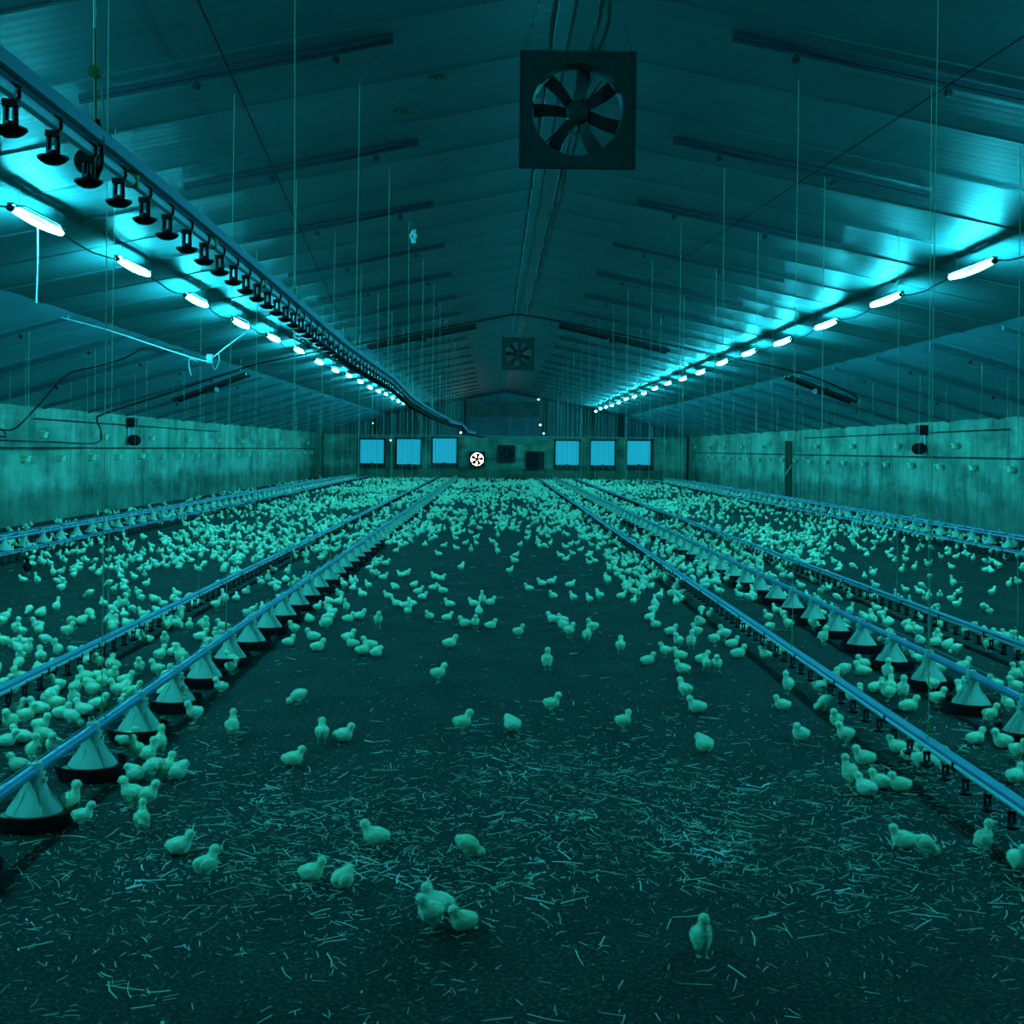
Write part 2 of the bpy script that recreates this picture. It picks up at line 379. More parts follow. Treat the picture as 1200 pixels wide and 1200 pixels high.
# far wall fans
def wall_fan(u0, v0, u1, v1, label, lit):
    a = D(u0, v1); b = D(u1, v0); cx, cz = (a[0]+b[0])/2, (a[2]+b[2])/2; S = b[0]-a[0]
    t = thing('exhaust_fan', label, 'fan', (cx, YF-.15, a[2])); cz -= a[2]; h = S/2
    m = MB()
    for sx in (-1, 1): m.box(sx*h-.03, sx*h+.03, -.1, .15, cz-h, cz+h)
    for sz in (-1, 1): m.box(-h, h, -.1, .15, cz+sz*h-.03, cz+sz*h+.03)
    n = 32; vs_ = []; R = h*.86
    for k in range(n): vs_.append((R*math.cos(2*PI*k/n), -.05, cz+R*math.sin(2*PI*k/n)))
    for k in range(n):
        q = 2*PI*k/n; c, s = math.cos(q), math.sin(q); kk = h/max(abs(c), abs(s)); vs_.append((c*kk, -.05, cz+s*kk))
    m.add(vs_, [(k, (k+1) % n, n+(k+1) % n, n+k) for k in range(n)])
    m.obj('housing', M_frame, t)
    MB().lathe([(.001, 0), (R, 0), (R, .02), (.001, .02)], 32, (0, .08, cz), 'y').obj('opening', M_sunlit if lit else M_dark, t)
    MB().lathe([(.001, -.06), (.09, -.05), (.09, .06), (.001, .06)], 16, (0, -.02, cz), 'y').obj('motor_hub', M_frame, t)
    bm_ = blade_mesh(.07, R*.95, .10, .24, .5).mesh('fan_blade', M_redblade if lit else M_frame)
    for k in range(5):
        o = link('fan_blade', bm_, t, (0, .02, cz)); o.rotation_euler = (0, 2*PI*k/5+.1, 0)
M_redblade = simple('dark_red_blade', (0.12, 0.016, 0.010), 0.8)  # dark red blades for the fan with the bright opening
wall_fan(550.5, 529.5, 568, 547, 'round fan in the far wall with warm daylight shining through it', True)
wall_fan(584, 522, 603, 541, 'unlit square fan in the far wall right of the glowing one', False)
a = D(617, 549); b = D(637, 530)
hp = thing('covered_inlet', 'dark square cover on the far wall, lowest of the dark squares', 'cover', (a[0], YF-.1, a[2]))
MB().box(0, b[0]-a[0], -.06, .05, 0, b[2]-a[2]).obj('cover_sheet', M_dark, hp)
m = MB(); W_, H_ = b[0]-a[0], b[2]-a[2]
m.box(-.04, 0, -.08, .06, -.04, H_+.04); m.box(W_, W_+.04, -.08, .06, -.04, H_+.04); m.box(0, W_, -.08, .06, H_, H_+.04); m.box(0, W_, -.08, .06, -.04, 0)
m.obj('frame', M_frame, hp)
for i, (u, v, s, lab) in enumerate([(458,516,.07,'tiny pale pilot light above the leftmost shutters on the far wall'),(631,468,.08,'tiny pale light high on the dark gable post'),(633,498,.08,'tiny pale light halfway down the dark gable post'),(637,508,.07,'tiny pale light at the foot of the dark gable post'),(540,507,.08,'tiny pale light below the end of the hoisted drinker'),(437,496,.05,'tiny pale light on the far gable, left of the pilot light')]):
    p = D(u, v)
    t = thing('pilot_lamp', lab, 'light', (p[0], YF-.18, p[2]))
    MB().box(-s, s, .04, .18, -s, s).obj('case', M_frame, t)
    MB().lathe([(.001, -.03), (s*.7, -.02), (s*.7, .04), (.001, .04)], 12, (0, 0, 0), 'y').obj('lens', M_pilot, t)

# ---------------------------------------------------------------- tube lamps
ZL = 3.30
def lamp_proto():
    t = thing('tube_lamp', '', 'lamp', (0, 0, 0), None)
    pts = [(0, -.56+1.12*i/8, -.018*math.sin(PI*i/8)*1.2) for i in range(9)]
    MB().tube(pts, .024, 10).obj('tube', M_lamp, t, smooth=True)
    for s in (-1, 1):
        MB().lathe([(.001, -.03), (.022, -.03), (.027, -.02), (.027, .025), (.012, .035), (.001, .035)], 12, (0, s*.585, 0), 'y').obj('end_cap', M_cable, t, smooth=True)
    m = MB().box(-.024, .024, -.6, .6, .028, .04)
    for s in (-1, 1): m.tube([(0, s*.4, .04), (0, s*.4, .185)], .003, 5)
    m.obj('mounting_strip', M_galv, t)
    return t
LX = {'left': -3.72, 'right': 4.63}
LY = {'left': [10.36+2.75*k for k in range(18)], 'right': [12.5+2.73*k for k in range(18)]}
EXTRA = {'left': [7.61, 4.86, 2.11], 'right': [9.77, 7.04, 4.31]}  # unseen lamps; the ones closest to the camera added to brighten the foreground
proto = lamp_proto(); used = False
for side in ('left', 'right'):
    seq = [(y, True) for y in LY[side]]+[(y, False) for y in EXTRA[side]]
    for i, (y, vis) in enumerate(seq):
        o = proto if not used else copy_tree(proto); used = True
        o.location = (LX[side], y, ZL+.02*math.sin(i*1.7))
        o['group'] = 'lit tube lamps under the ceiling'
        o['label'] = ('glowing cyan tube lamp, %s in the %s row under the ceiling' % (nth(i), side)) if vis else 'glowing cyan tube lamp extending the %s row outside the picture, %s before those seen' % (side, ORD[i-len(LY[side])].replace('nearest','first'))
    pts = []
    ys = sorted(EXTRA[side]+LY[side])
    for i, y in enumerate(ys):
        pts += [(LX[side]+.01, y-.61, ZL), (LX[side]+.035, y-.4, ZL+.05), (LX[side]+.035, y+.4, ZL+.05), (LX[side]+.01, y+.61, ZL)]
        if i < len(ys)-1:
            g_ = ys[i+1]-y-1.22
            for k in (.2, .5, .8): pts.append((LX[side]+.01+.02*math.sin(i*3+k*7), y+.61+g_*k, ZL-.05*math.sin(PI*k)+.015*math.sin(i*2.3)))
    c = MB().tube([(LX[side], ys[0]-3.0, ZL+.1)]+pts+[(LX[side], YF-.3, ZL-.05)], .008, 6).obj('power_cable', M_cable)
    tag(c, 'black power cable linking the tube lamps of the %s row' % side, 'cable')
lx, ly, lz = LX['left'], 10.36, ZL
tag(MB().tube([(lx, ly, lz-.03), (lx+.005, ly, lz-.3), (lx-.003, ly, lz-.66)], .006, 6).obj('pull_cord', M_white), 'short white cord hanging from the nearest left tube lamp', 'cord')

# ---------------------------------------------------------------- ceiling bars with pulleys
RAFT = [8.1+2.73*k for k in range(20)]
def pulley_mesh():
    m = MB().tube([(0, 0, 0), (0, 0, -.035)], .003, 6)
    m.lathe([(.001, -.012), (.026, -.012), (.018, 0), (.026, .012), (.001, .012)], 14, (0, 0, -.06), 'y')
    m.box(-.012, .012, -.018, .018, -.085, -.03)
    return m.mesh('pulley', M_cable, True)
PM = pulley_mesh()
def bar(side, y, a0, a1, i, where):
    s = -1 if side == 'left' else 1; x0 = XC+s*a0; x1 = XC+s*a1
    t = thing('ceiling_bar', 'dark steel bar across the %s %s roof slope, %s the camera' % (where, side, ('nearest' if i == 0 else ordn(i)+' from')) if i else 'dark steel bar across the %s %s roof slope, nearest the camera' % (where, side), 'bar', (x0, y, ceil_z(x0)), 'dark bars across the ceiling')
    m = MB(); z1 = ceil_z(x1)-ceil_z(x0); dx = x1-x0
    hh = .028
    for (w_, za, zb) in ((.035, -.002, -.04), (.012, -.04, -.055)):
        m.add([(0,-w_,za),(0,w_,za),(0,w_,zb),(0,-w_,zb),(dx,-w_,za+z1),(dx,w_,za+z1),(dx,w_,zb+z1),(dx,-w_,zb+z1)],
            [(0,1,2,3),(7,6,5,4),(0,4,5,1),(1,5,6,2),(2,6,7,3),(3,7,4,0)])
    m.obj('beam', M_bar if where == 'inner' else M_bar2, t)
    if y < 30:
        for f in (.18, .62):
            link('pulley', PM, t, (dx*f, -.06, z1*f-.05))
for k, y in enumerate(RAFT):
    for side in ('left', 'right'):
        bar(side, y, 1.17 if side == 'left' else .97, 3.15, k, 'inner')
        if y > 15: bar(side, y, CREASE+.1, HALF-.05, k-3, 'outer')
# ridge cable with knots, diagonal wire ropes
p = []
for k in range(60):
    y = 5+k*.9; p.append((XC+.12+.02*math.sin(k*1.9), y, ceil_z(XC+.12)-.022-.012*abs(math.sin(k*1.1))))
tag(MB().tube(p, .005, 5).obj('ridge_cable', M_cable), 'thin cable looping along the ridge of the ceiling', 'cable')
for k, y in enumerate([8.9, 14.5, 20.1]):
    t = thing('junction_plug', 'small dark plug on the ridge cable, %s the camera' % ['nearest', 'second from', 'third from'][k], 'plug', (XC+.15, y, ceil_z(XC+.15)-.06))
    MB().lathe([(.001, -.04), (.018, -.035), (.02, 0), (.014, .04), (.001, .042)], 12).obj('body', M_cable, t, smooth=True)
    MB().tube([(0, 0, .04), (0, 0, .07)], .004, 6).obj('clip', M_cable, t)
def wire(p0, p1, name='winch_wire', label='', r=.004, mat=M_wire, sag=0):
    N = 14; pts = []
    for i in range(N+1):
        q = i/N; x = p0[0]+(p1[0]-p0[0])*q; y = p0[1]+(p1[1]-p0[1])*q; z = p0[2]+(p1[2]-p0[2])*q-sag*math.sin(PI*q)
        pts.append((x, y, min(z, ceil_z(x)-.09)))
    return tag(MB().tube(pts, r, 5).obj(name, mat), label, 'wire')
wire((-1.5, 5.5, 3.86), (-3.2, 30, 3.5), label='thin dark winch wire running along the left roof slope', r=.006)
wire((2.95, 5.5, 3.8), (.8, 40, 4.2), label='thin dark winch wire running diagonally along the right roof slope')

# loose bits on the ceiling: cobwebby insulation remnants
for u, v, lab in [(515, 90, 'small brownish nest-like patch on the ceiling left of the near fan'), (473, 129, 'small brown scrap on the ceiling above the second left bar')]:
    dx, dy = derot(u, v); s = dx/(-dy); z = (ZR-CH-.203*XC*1 if True else 0)/(1+.203*abs(s)); x = s*z; d = -F*z/dy
    bm = bmesh.new(); bmesh.ops.create_icosphere(bm, subdivisions=3, radius=.05)
    for q in bm.verts: q.co = q.co*(1+random.uniform(-.25, .25)); q.co.z *= .35
    me = bpy.data.meshes.new('nest'); bm.to_mesh(me); bm.free(); me.materials.append(simple('nest_fibre', (.10, .09, .04), .9))
    tag(link('mud_nest', me, None, (x, d, ceil_z(x)-.012)), lab, 'nest')
dx, dy = derot(485, 268); s = dx/(-dy); z = 2.75/(1+.203*abs(s)); x = s*z; d = -F*z/dy
m = MB(); 
for k in range(7): m.tube([(random.uniform(-.02,.02), 0, 0), (random.uniform(-.05,.05), random.uniform(-.02,.02), -.08), (random.uniform(-.02,.02), 0, -random.uniform(.1,.17))], .009, 5)
tag(m.obj('plastic_shred', M_white, None, (x, d, ceil_z(x)-.01)), 'pale torn plastic shred hanging from the ceiling beside a left bar', 'shred')

# ---------------------------------------------------------------- heaters and arching cables
def heater(p0, p1, label):
    t = thing('strip_heater', label, 'heater', p0, 'dark twin strip heaters'); v = Vector(p1)-Vector(p0)
    for dy_ in (0, .45):
        MB().tube([(0, dy_, 0), (v.x, v.y+dy_, v.z)], .035, 8).obj('heater_tube', M_cable, t, smooth=True)
    c = v*.5
    MB().box(c.x-.10, c.x+.10, c.y+.05, c.y+.40, c.z-.085, c.z+.03).obj('burner_box', M_black, t)
    m = MB()
    for f in (.1, .9):
        q = v*f; zz = ceil_z(p0[0]+q.x)-p0[2]-.01; m.tube([(q.x, q.y+.2, q.z), (q.x, q.y+.2, zz)], .006, 5)
        m.tube([(q.x, q.y, q.z), (q.x, q.y+.45, q.z)], .01, 5)
    m.obj('hanger', M_cable, t)
def cl(p, g_=.1): return (p[0], p[1], min(p[2], ceil_z(p[0])-g_))
heater(cl(at(558, 381, 24.5)), cl(at(430, 406, 24.5)), 'dark twin strip heater under the inner left roof slope')
heater(cl(at(656, 380, 24.5)), cl(at(785, 411, 24.5)), 'dark twin strip heater under the inner right roof slope')
heater(cl(at(288, 438, 25)), cl(at(202, 469, 25)), 'dark twin strip heater under the outer left roof slope')
heater(cl(at(925, 441, 25)), cl(at(1004, 471, 25)), 'dark twin strip heater under the outer right roof slope')
def pxcable(name, label, pts, r, mat, cat='cable', gap=.03):
    P = [cl(at(u, v, d), gap) for u, v, d in pts]; Q = []
    for i in range(len(P)-1):
        a = Vector(P[max(i-1, 0)]); b = Vector(P[i]); c = Vector(P[i+1]); e = Vector(P[min(i+2, len(P)-1)])
        for k in range(5):
            t = k/5; q = .5*((2*b)+(c-a)*t+(2*a-5*b+4*c-e)*t*t+(3*b-a-3*c+e)*t**3)
            q.z = min(q.z, ceil_z(q.x)-gap); Q.append(q)
    Q.append(Vector(P[-1]))
    return tag(MB().tube(Q, r, 6).obj(name, mat), label, cat)
pxcable('arched_cable', 'long black cable arching from wall to wall across the whole ceiling',
    [(0,516,27.5*1.02/1.3),(60,518,24),(113,519,27.2),(118,505,27.2),(114,492,27.2),(122,485,27.2),(200,460,26.5),(290,430,26.5),(340,412,26.5),(430,396,26.5),(500,383,26.5),(560,372,26.5),(600,367,26.5),(650,372,26.5),(700,386,26.5),(790,402,26.5),(870,416,26.5),(940,436,26.5),(985,455,26.5),(1004,466,26.5),(1002,472,26.5)], .02, M_cable)
pxcable('looped_cable', 'black cable hanging loose from the ceiling with a coil at the left edge',
    [(-6,500,20.4),(4,505,20.4),(6,512,20.4),(-4,510,20.4),(0,504,20.4),(18,502,20.4),(45,475,20.4),(65,452,20.4),(83,437,20.4),(115,429,20.4),(145,420,20.4),(175,407,20.4),(215,393,22)], .014, M_cable)
pxcable('white_rope', 'bright white rope slung below the left ceiling to a small clamp',
    [(72,372,15.8),(130,388,15.8),(190,408,15.8),(235,422,15.8),(246,421,15.8),(262,409,15.8),(290,388,16.8)], .008, M_white, 'rope')
p = at(246, 421, 15.75)
t = thing('rope_clamp', 'small pale blue clamp on the white rope below the left lamps', 'clamp', p)
MB().box(-.035, .035, -.03, .03, -.05, .06).obj('body', M_white, t); MB().tube([(-.05, 0, .02), (.05, 0, .0)], .012, 6).obj('bolt', M_galv, t)
pxcable('rope_tail', 'loose white rope end hanging left of the clamp', [(232,424,15.8),(222,421,15.8),(222,432,15.8),(224,440,15.8)], .006, M_white, 'rope')
pxcable('rope_tail', 'loose white rope end hanging right of the clamp', [(248,424,15.8),(252,433,15.8),(257,422,15.8),(256,414,15.8)], .006, M_white, 'rope')

# ---------------------------------------------------------------- wall fittings
def vent_proto():
    t = thing('vent_box', '', 'vent', (0, 0, 0), 'small vent boxes on the side walls')
    m = MB(); m.box(0, .10, -.10, .10, -.08, .02); m.add([(0,-.11,.05),(0,.11,.05),(.13,.11,.02),(.13,-.11,.02),(0,-.11,.03),(0,.11,.03),(.13,.11,0),(.13,-.11,0)],[(0,1,2,3),(7,6,5,4),(0,4,5,1),(1,5,6,2),(2,6,7,3),(3,7,4,0)])
    m.obj('case', M_box, t); MB().box(.10, .108, -.08, .08, -.07, -.005).obj('flap', M_box, t)
    MB().box(0, .05, .102, .16, -.06, .0).obj('side_tab', M_boxd, t)
    return t
vp_ = vent_proto(); first = True
for side, x, s in (('left', XL, 1), ('right', XR, -1)):
    for row, z, y0, step, cnt in (('lower', 1.25, 23.6 if s > 0 else 23.9, 1.94 if s > 0 else 1.91, 20), ('upper', 1.70, 24.5 if s > 0 else 26.8, 3.86, 10)):
        for k in range(cnt):
            o = vp_ if first else copy_tree(vp_); first = False
            o.location = (x, y0+step*k, z); o.scale = (1, 1, 1); o.rotation_euler = (0, 0, 0 if s > 0 else PI)
            o['label'] = 'small pale vent box on the %s wall, %s row, %s' % (side, row, nth(k))
def winch(x, y, side, s):
    t = thing('winch', 'black winch unit with two drums on the %s wall' % side, 'winch', (x, y, 1.4))
    MB().box(0, s*.2, -.14, .14, .52, .74).obj('motor', M_black, t)
    MB().lathe([(.001, -.12), (.13, -.12), (.13, -.09), (.07, -.08), (.07, .08), (.13, .09), (.13, .12), (.001, .12)], 18, (s*.16, 0, .21), 'y').obj('drum', M_black, t, smooth=True)
    MB().box(0, s*.03, -.05, .05, .1, .75).obj('back_plate', M_galv, t)
    MB().tube([(s*.12, -.02, .3), (s*.12, -.02, .52)], .02, 6).obj('chain_guard', M_galv, t)
winch(XL, 30.3, 'left', 1); winch(XR, 28.8, 'right', -1)
for side, x in (('left', XL+.06), ('right', XR-.06)):
    m = MB().tube([(x, 5, 1.43), (x, YF-.3, 1.43)], .012, 6)
    tag(m.obj('wall_line', M_cable), 'thin dark steel line running the length of the %s wall' % side, 'wire')
    m = MB().tube([(x, 24, 1.98), (x, 40, 1.95)], .01, 6)
    tag(m.obj('control_wire', M_cable), 'thin wire level with the winch on the %s wall' % side, 'wire')
py = F*9.5/344
t = thing('timber_post', 'dark upright timber post standing against the right wall', 'post', (9.5, py, 0))
MB().box(-.11, .11, -.08, .08, 0, 1.86).obj('post', M_wood, t)
m = MB().tube([(-.14, -.10, .72), (.10, -.10, 1.1)], .035, 4); m.obj('brace', M_woodl, t)

# ---------------------------------------------------------------- drinker lines
def lathe_cup(m, z):
    m.lathe([(.001, z), (.016, z), (.027, z+.006), (.034, z+.013), (.034, z+.017), (.022, z+.016), (.013, z+.024), (.001, z+.024)], 16)
def nipple_mesh(lod=0):
    m = MB()
    if lod == 0:
        lathe_cup(m, -.092)
        m.tube([(-.010, 0, -.078), (-.009, 0, -.025)], .0062, 6); m.tube([(.010, 0, -.078), (.009, 0, -.025)], .0062, 6)
        m.box(-.016, .016, -.008, .008, -.032, -.018)
        m.tube([(.009, 0, -.03), (.017, 0, -.012), (.017, 0, .006), (0, 0, .014)], .0045, 6)
        m.lathe([(.002, -.075), (.014, -.072), (.012, -.062), (.002, -.060)], 8)
    else:
        m.lathe([(.001, -.092), (.018, -.090), (.034, -.078), (.001, -.075)], 8); m.box(-.015, .015, -.006, .006, -.08, .0)
    return m
NM0 = nipple_mesh(0).mesh('nipple', M_black, True)
NM1 = nipple_mesh(1)
def knot_mesh():
    m = MB(); m.lathe([(.001, -.030), (.006, -.026), (.008, -.01), (.006, .015), (.003, .028), (.001, .03)], 8)
    m.tube([(.0, 0, -.03), (.02, 0, -.05), (.015, .01, -.075), (-.01, 0, -.06), (0, 0, -.03)], .003, 5)
    return m.mesh('cord_knot', M_yel, True)
KM = knot_mesh()
def cords(t, X, zf, y0, ymax, root, sway=0.02, r=.0024, ytop=None, step=2.73, off=0.0):
    y = y0
    while y < ymax:
        z = zf(y); zt = ceil_z(X)-.01; rr = r*(1+max(0, y-12)*.02)
        sx = random.uniform(-sway, sway)
        o = MB().tube([(0, 0, .0), (sx*.5, .01, (zt-z)*.5), (sx, 0, zt-z)], min(rr, .0045), 5).obj('suspension_cord', M_cord, t, (X-root[0], y-root[1], z-root[2]))
        if y < 26: link('cord_knot', KM, t, (X-root[0], y-root[1], z-root[2]+.05))
        y += step
def rail_profile(m, xf, zf, ys, prof_):
    k = len(prof_); vs_ = []
    for y in ys:
        for a, b in prof_: vs_.append((xf(y)+a, y, zf(y)+b))
    fs = []
    for i in range(len(ys)-1):
        for j in range(k): fs.append((i*k+j, i*k+(j+1) % k, (i+1)*k+(j+1) % k, (i+1)*k+j))
    fs += [tuple(range(k)), tuple(reversed(range((len(ys)-1)*k, len(ys)*k)))]
    return m.add(vs_, fs)
RAILP = [(-.030, .000), (-.030, .006), (-.024, .012), (.024, .012), (.030, .006), (.030, .000), (.012, -.004), (-.012, -.004)]
RAISEP = [(-.020, -.005), (-.022, .024), (-.012, .030), (.012, .030), (.022, .024), (.020, -.005)]
def drinker(label, X, zf, y0, y1, yvis, prof_, raised=False, xf=None, step=.245, cy0=8.1):
    xf = xf or (lambda y: X); root = (X, y0, 0)
    t = thing('drinker_line', label, 'drinker line', root, 'nipple drinker lines')
    ys = list(np.linspace(y0, y1, 80 if raised else 40)); R = lambda y: y-y0
    gx = lambda yy: xf(yy+y0)-X; gz = lambda yy: zf(yy+y0)
    yl = [R(y) for y in ys]
    rail_profile(MB(), gx, lambda yy: gz(yy)+.012, yl, prof_).obj('support_rail', M_rail, t)
    MB().tube([(gx(y), y, gz(y)-.013 if not raised else gz(y)-.022) for y in yl], .013, 8).obj('water_pipe', M_pipe, t, smooth=True)
    if raised:
        MB().tube([(gx(y)+.018, y, gz(y)+.002) for y in yl], .005, 6).obj('shocker_wire', M_black, t)
    # joiner clips holding the pipe to the rail
    cme = MB().box(-.016, .016, -.010, .010, -.037, .006).mesh('pipe_clip', M_yel if raised else M_black)
    y = yvis-.28
    while y < min(y1, yvis+14):
        link('pipe_clip', cme, t, (gx(R(y)), R(y), gz(R(y)))); y += .98
    y = yvis-.4; k = 0; rest = MB()
    while y < y1-.1:
        if k < 100: link('nipple', NM0, t, (xf(y)-X, y-y0, zf(y)-.02))
        else:
            ox, oy, oz = xf(y)-X, y-y0, zf(y)-.02
            rest.add([(a+ox, b+oy, c+oz) for a, b, c in NM1.v], NM1.f)
        k += 1; y += step
    y = yvis-.4-step
    while y > y0+.05:
        ox, oy, oz = xf(y)-X, y-y0, zf(y)-.02
        rest.add([(a+ox, b+oy, c+oz) for a, b, c in NM1.v], NM1.f); y -= step
    if rest.v:
        o = rest.obj('nipple', M_black, t); o['kind'] = 'stuff'; o['label'] = 'more black nipples with cups further along'
    cords(t, X, lambda y: zf(y)+.03, cy0, y1-1, root)
    return t
flat = lambda h: (lambda y: h)
drinker('blue-railed drinker line low on the floor, left of the near left feeder line', -2.68, flat(.15), 3.5, 61, 7.0, RAILP, cy0=8.9)
drinker('blue-railed drinker line nearest the centre aisle on the right', 2.03, flat(.15), 2.6, 61, 4.9, RAILP, cy0=5.95)
drinker('drinker line right of the near right feeder line, darker seen from this side', 3.73, flat(.15), 6.0, 61, 9.0, RAILP, cy0=9.1)
drinker('drinker line on the aisle side of the far left feeder line', -5.95, flat(.16), 12, 61, 15.4, RAILP, cy0=16.3)
drinker('drinker line closest to the left wall', -7.2, flat(.16), 15, 61, 18.6, RAILP, cy0=19)
drinker('drinker line on the aisle side of the far right feeder line', 7.2, flat(.16), 14, 61, 17.4, RAILP, cy0=19)
drinker('drinker line closest to the right wall', 8.75, flat(.16), 17, 61, 21.1, RAILP, cy0=21.7)
RX = -.98; RP = [(1.2, .725), (3.5, .72), (5.5, .70), (8.5, .655), (12, .64), (14.7, .57), (22, .565), (29, .60), (34, .66), (38, .72), (39.5, .52), (41, .50)]
def rz(y):
    for i in range(len(RP)-1):
        if y <= RP[i+1][0]:
            q = (y-RP[i][0])/(RP[i+1][0]-RP[i][0]); return CH+RP[i][1]+(RP[i+1][1]-RP[i][1])*q
    return CH+RP[-1][1]
def rx(y): return RX+(0 if y < 38 else .12*(y-38))+.01*math.sin(y*.6)
rd = drinker('drinker line hoisted high to the upper left with black drip cups underneath', RX, rz, 1.4, 41, 2.7, RAISEP, True, rx, .245, 6.2)
# lifting pulley with hook at the near cord of the hoisted line
hy = F*.98/477
z0 = rz(hy)
MB().tube([(0, hy-1.4, z0+.06), (-.004, hy-1.4, z0+.28)], .004, 6).obj('lifting_strap', M_yel, rd, (rx(hy)-RX, 0, 0))
MB().lathe([(.001, -.010), (.015, -.009), (.010, 0), (.015, .009), (.001, .010)], 16, (rx(hy)-RX-.004, hy-1.4, z0+.175), 'y').obj('yellow_pulley', M_yel, rd, smooth=True)
MB().tube([(rx(hy)-RX-.004, hy-1.4, z0+.18), (rx(hy)-RX-.02, hy-1.4, ceil_z(RX)-.02)], .003, 6).obj('suspension_cord', M_white, rd)
MB().tube([(rx(hy)-RX+.01, hy-1.4, z0+.17), (rx(hy)-RX+.02, hy-1.4, z0+.07)], .002, 6).obj('suspension_cord', M_cord, rd)
m = MB().tube([(.012, hy-1.4, z0+.06), (.024, hy-1.4, z0+.02), (.024, hy-1.4, z0-.05), (.01, hy-1.4, z0-.085), (-.012, hy-1.4, z0-.08)], .008, 6)
m.lathe([(.001, -.018), (.03, -.018), (.034, 0), (.03, .018), (.001, .018)], 16, (-.006, hy-1.4, z0-.04), 'y'); m.obj('lifting_hook', M_black, rd)
cut = MB(); 
cut.tube([(rx(41)-RX, 39.6, rz(41)-.02), (rx(41)-RX+.1, 39.9, rz(41)-.12), (rx(41)-RX+.3, 40.1, rz(41)-.12)], .03, 6); cut.obj('end_hose', M_black, rd)

# ---------------------------------------------------------------- feeder lines
def tray_mesh():
    m = MB(); m.lathe([(.001, .004), (.125, .004), (.140, .020), (.156, .062), (.166, .068), (.166, .056), (.150, .0), (.001, .0)], 32)
    return m.mesh('feeder_pan', M_black, True)
def hopper_mesh():
    m = MB()
    m.lathe([(.106, .050), (.108, .056), (.088, .085), (.064, .115), (.050, .140), (.042, .160), (.037, .195), (.042, .197), (.042, .205), (.030, .205)], 28)
    m.box(-.045, .045, -.020, .020, .168, .182)          # side lugs of the clamp
    for k in range(6):
        a = 2*PI*k/6; m.tube([(.106*math.cos(a), .106*math.sin(a), .058), (.050*math.cos(a), .050*math.sin(a), .140)], .003, 4)
    return m.mesh('feed_hopper', M_hopper, True)
def feedlvl_mesh():
    return MB().lathe([(.146, .034), (.10, .040), (.001, .045)], 24).mesh('feed', M_feed)
def lid_mesh():
    m = MB(); m.lathe([(.001, .030), (.026, .028), (.030, .018), (.030, -.018)], 12)
    m.tube([(-.012, 0, .02), (-.02, 0, .05), (0, 0, .055), (.012, 0, .02)], .004, 5)
    return m.mesh('pipe_clamp', M_hopper, True)
TM, HM, FM, LM = tray_mesh(), hopper_mesh(), feedlvl_mesh(), lid_mesh()
def feeder(label, X, y0, y1, yfirst, h=.215, step=.745, cy0=8.1):
    t = thing('feeder_line', label, 'feeder line', (X, y0, 0), 'pan feeder lines')
    MB().tube([(0, y, h) for y in np.linspace(0, y1-y0, 30)], .023, 12).obj('feed_pipe', M_feedpipe, t, smooth=True)
    MB().tube([(0.012, y, h+.045) for y in np.linspace(0, y1-y0, 60)], .002, 4).obj('guard_wire', M_galv, t)
    y = yfirst; k = 0
    while y < y1-.3:
        jx = random.uniform(-.006, .006)
        p = link('feeder_pan', TM, t, (jx, y-y0, 0.001)); q = link('feed_hopper', HM, p); q['label'] = 'pale cone hopper'
        q.rotation_euler = (0, 0, random.uniform(0, 1))
        link('pipe_clamp', LM, p, (0, 0, h))
        if y < 20: link('feed', FM, p)
        y += step; k += 1
    cords(t, X, lambda y: h+.03, cy0, y1-1, (X, y0, 0))
feeder('near left feeder line of black pans with pale hoppers under a blue pipe', -1.80, 3.2, 61, 4.30, cy0=5.9)
feeder('near right feeder line of black pans with pale hoppers under a blue pipe', 2.79, 5.2, 61, 6.70, cy0=8.2)
feeder('far left feeder line of pans along the left wall', -6.6, 14, 61, 16.5, cy0=18)
feeder('far right feeder line of pans along the right wall', 8.0, 16, 61, 18.4, cy0=20)
LINES = [(-2.68, .05), (2.03, .05), (3.73, .05), (-5.95, .05), (-7.2, .05), (7.2, .05), (8.75, .05)]
PANS = [(-1.80, 4.30), (2.79, 6.70), (-6.6, 16.5), (8.0, 18.4)]

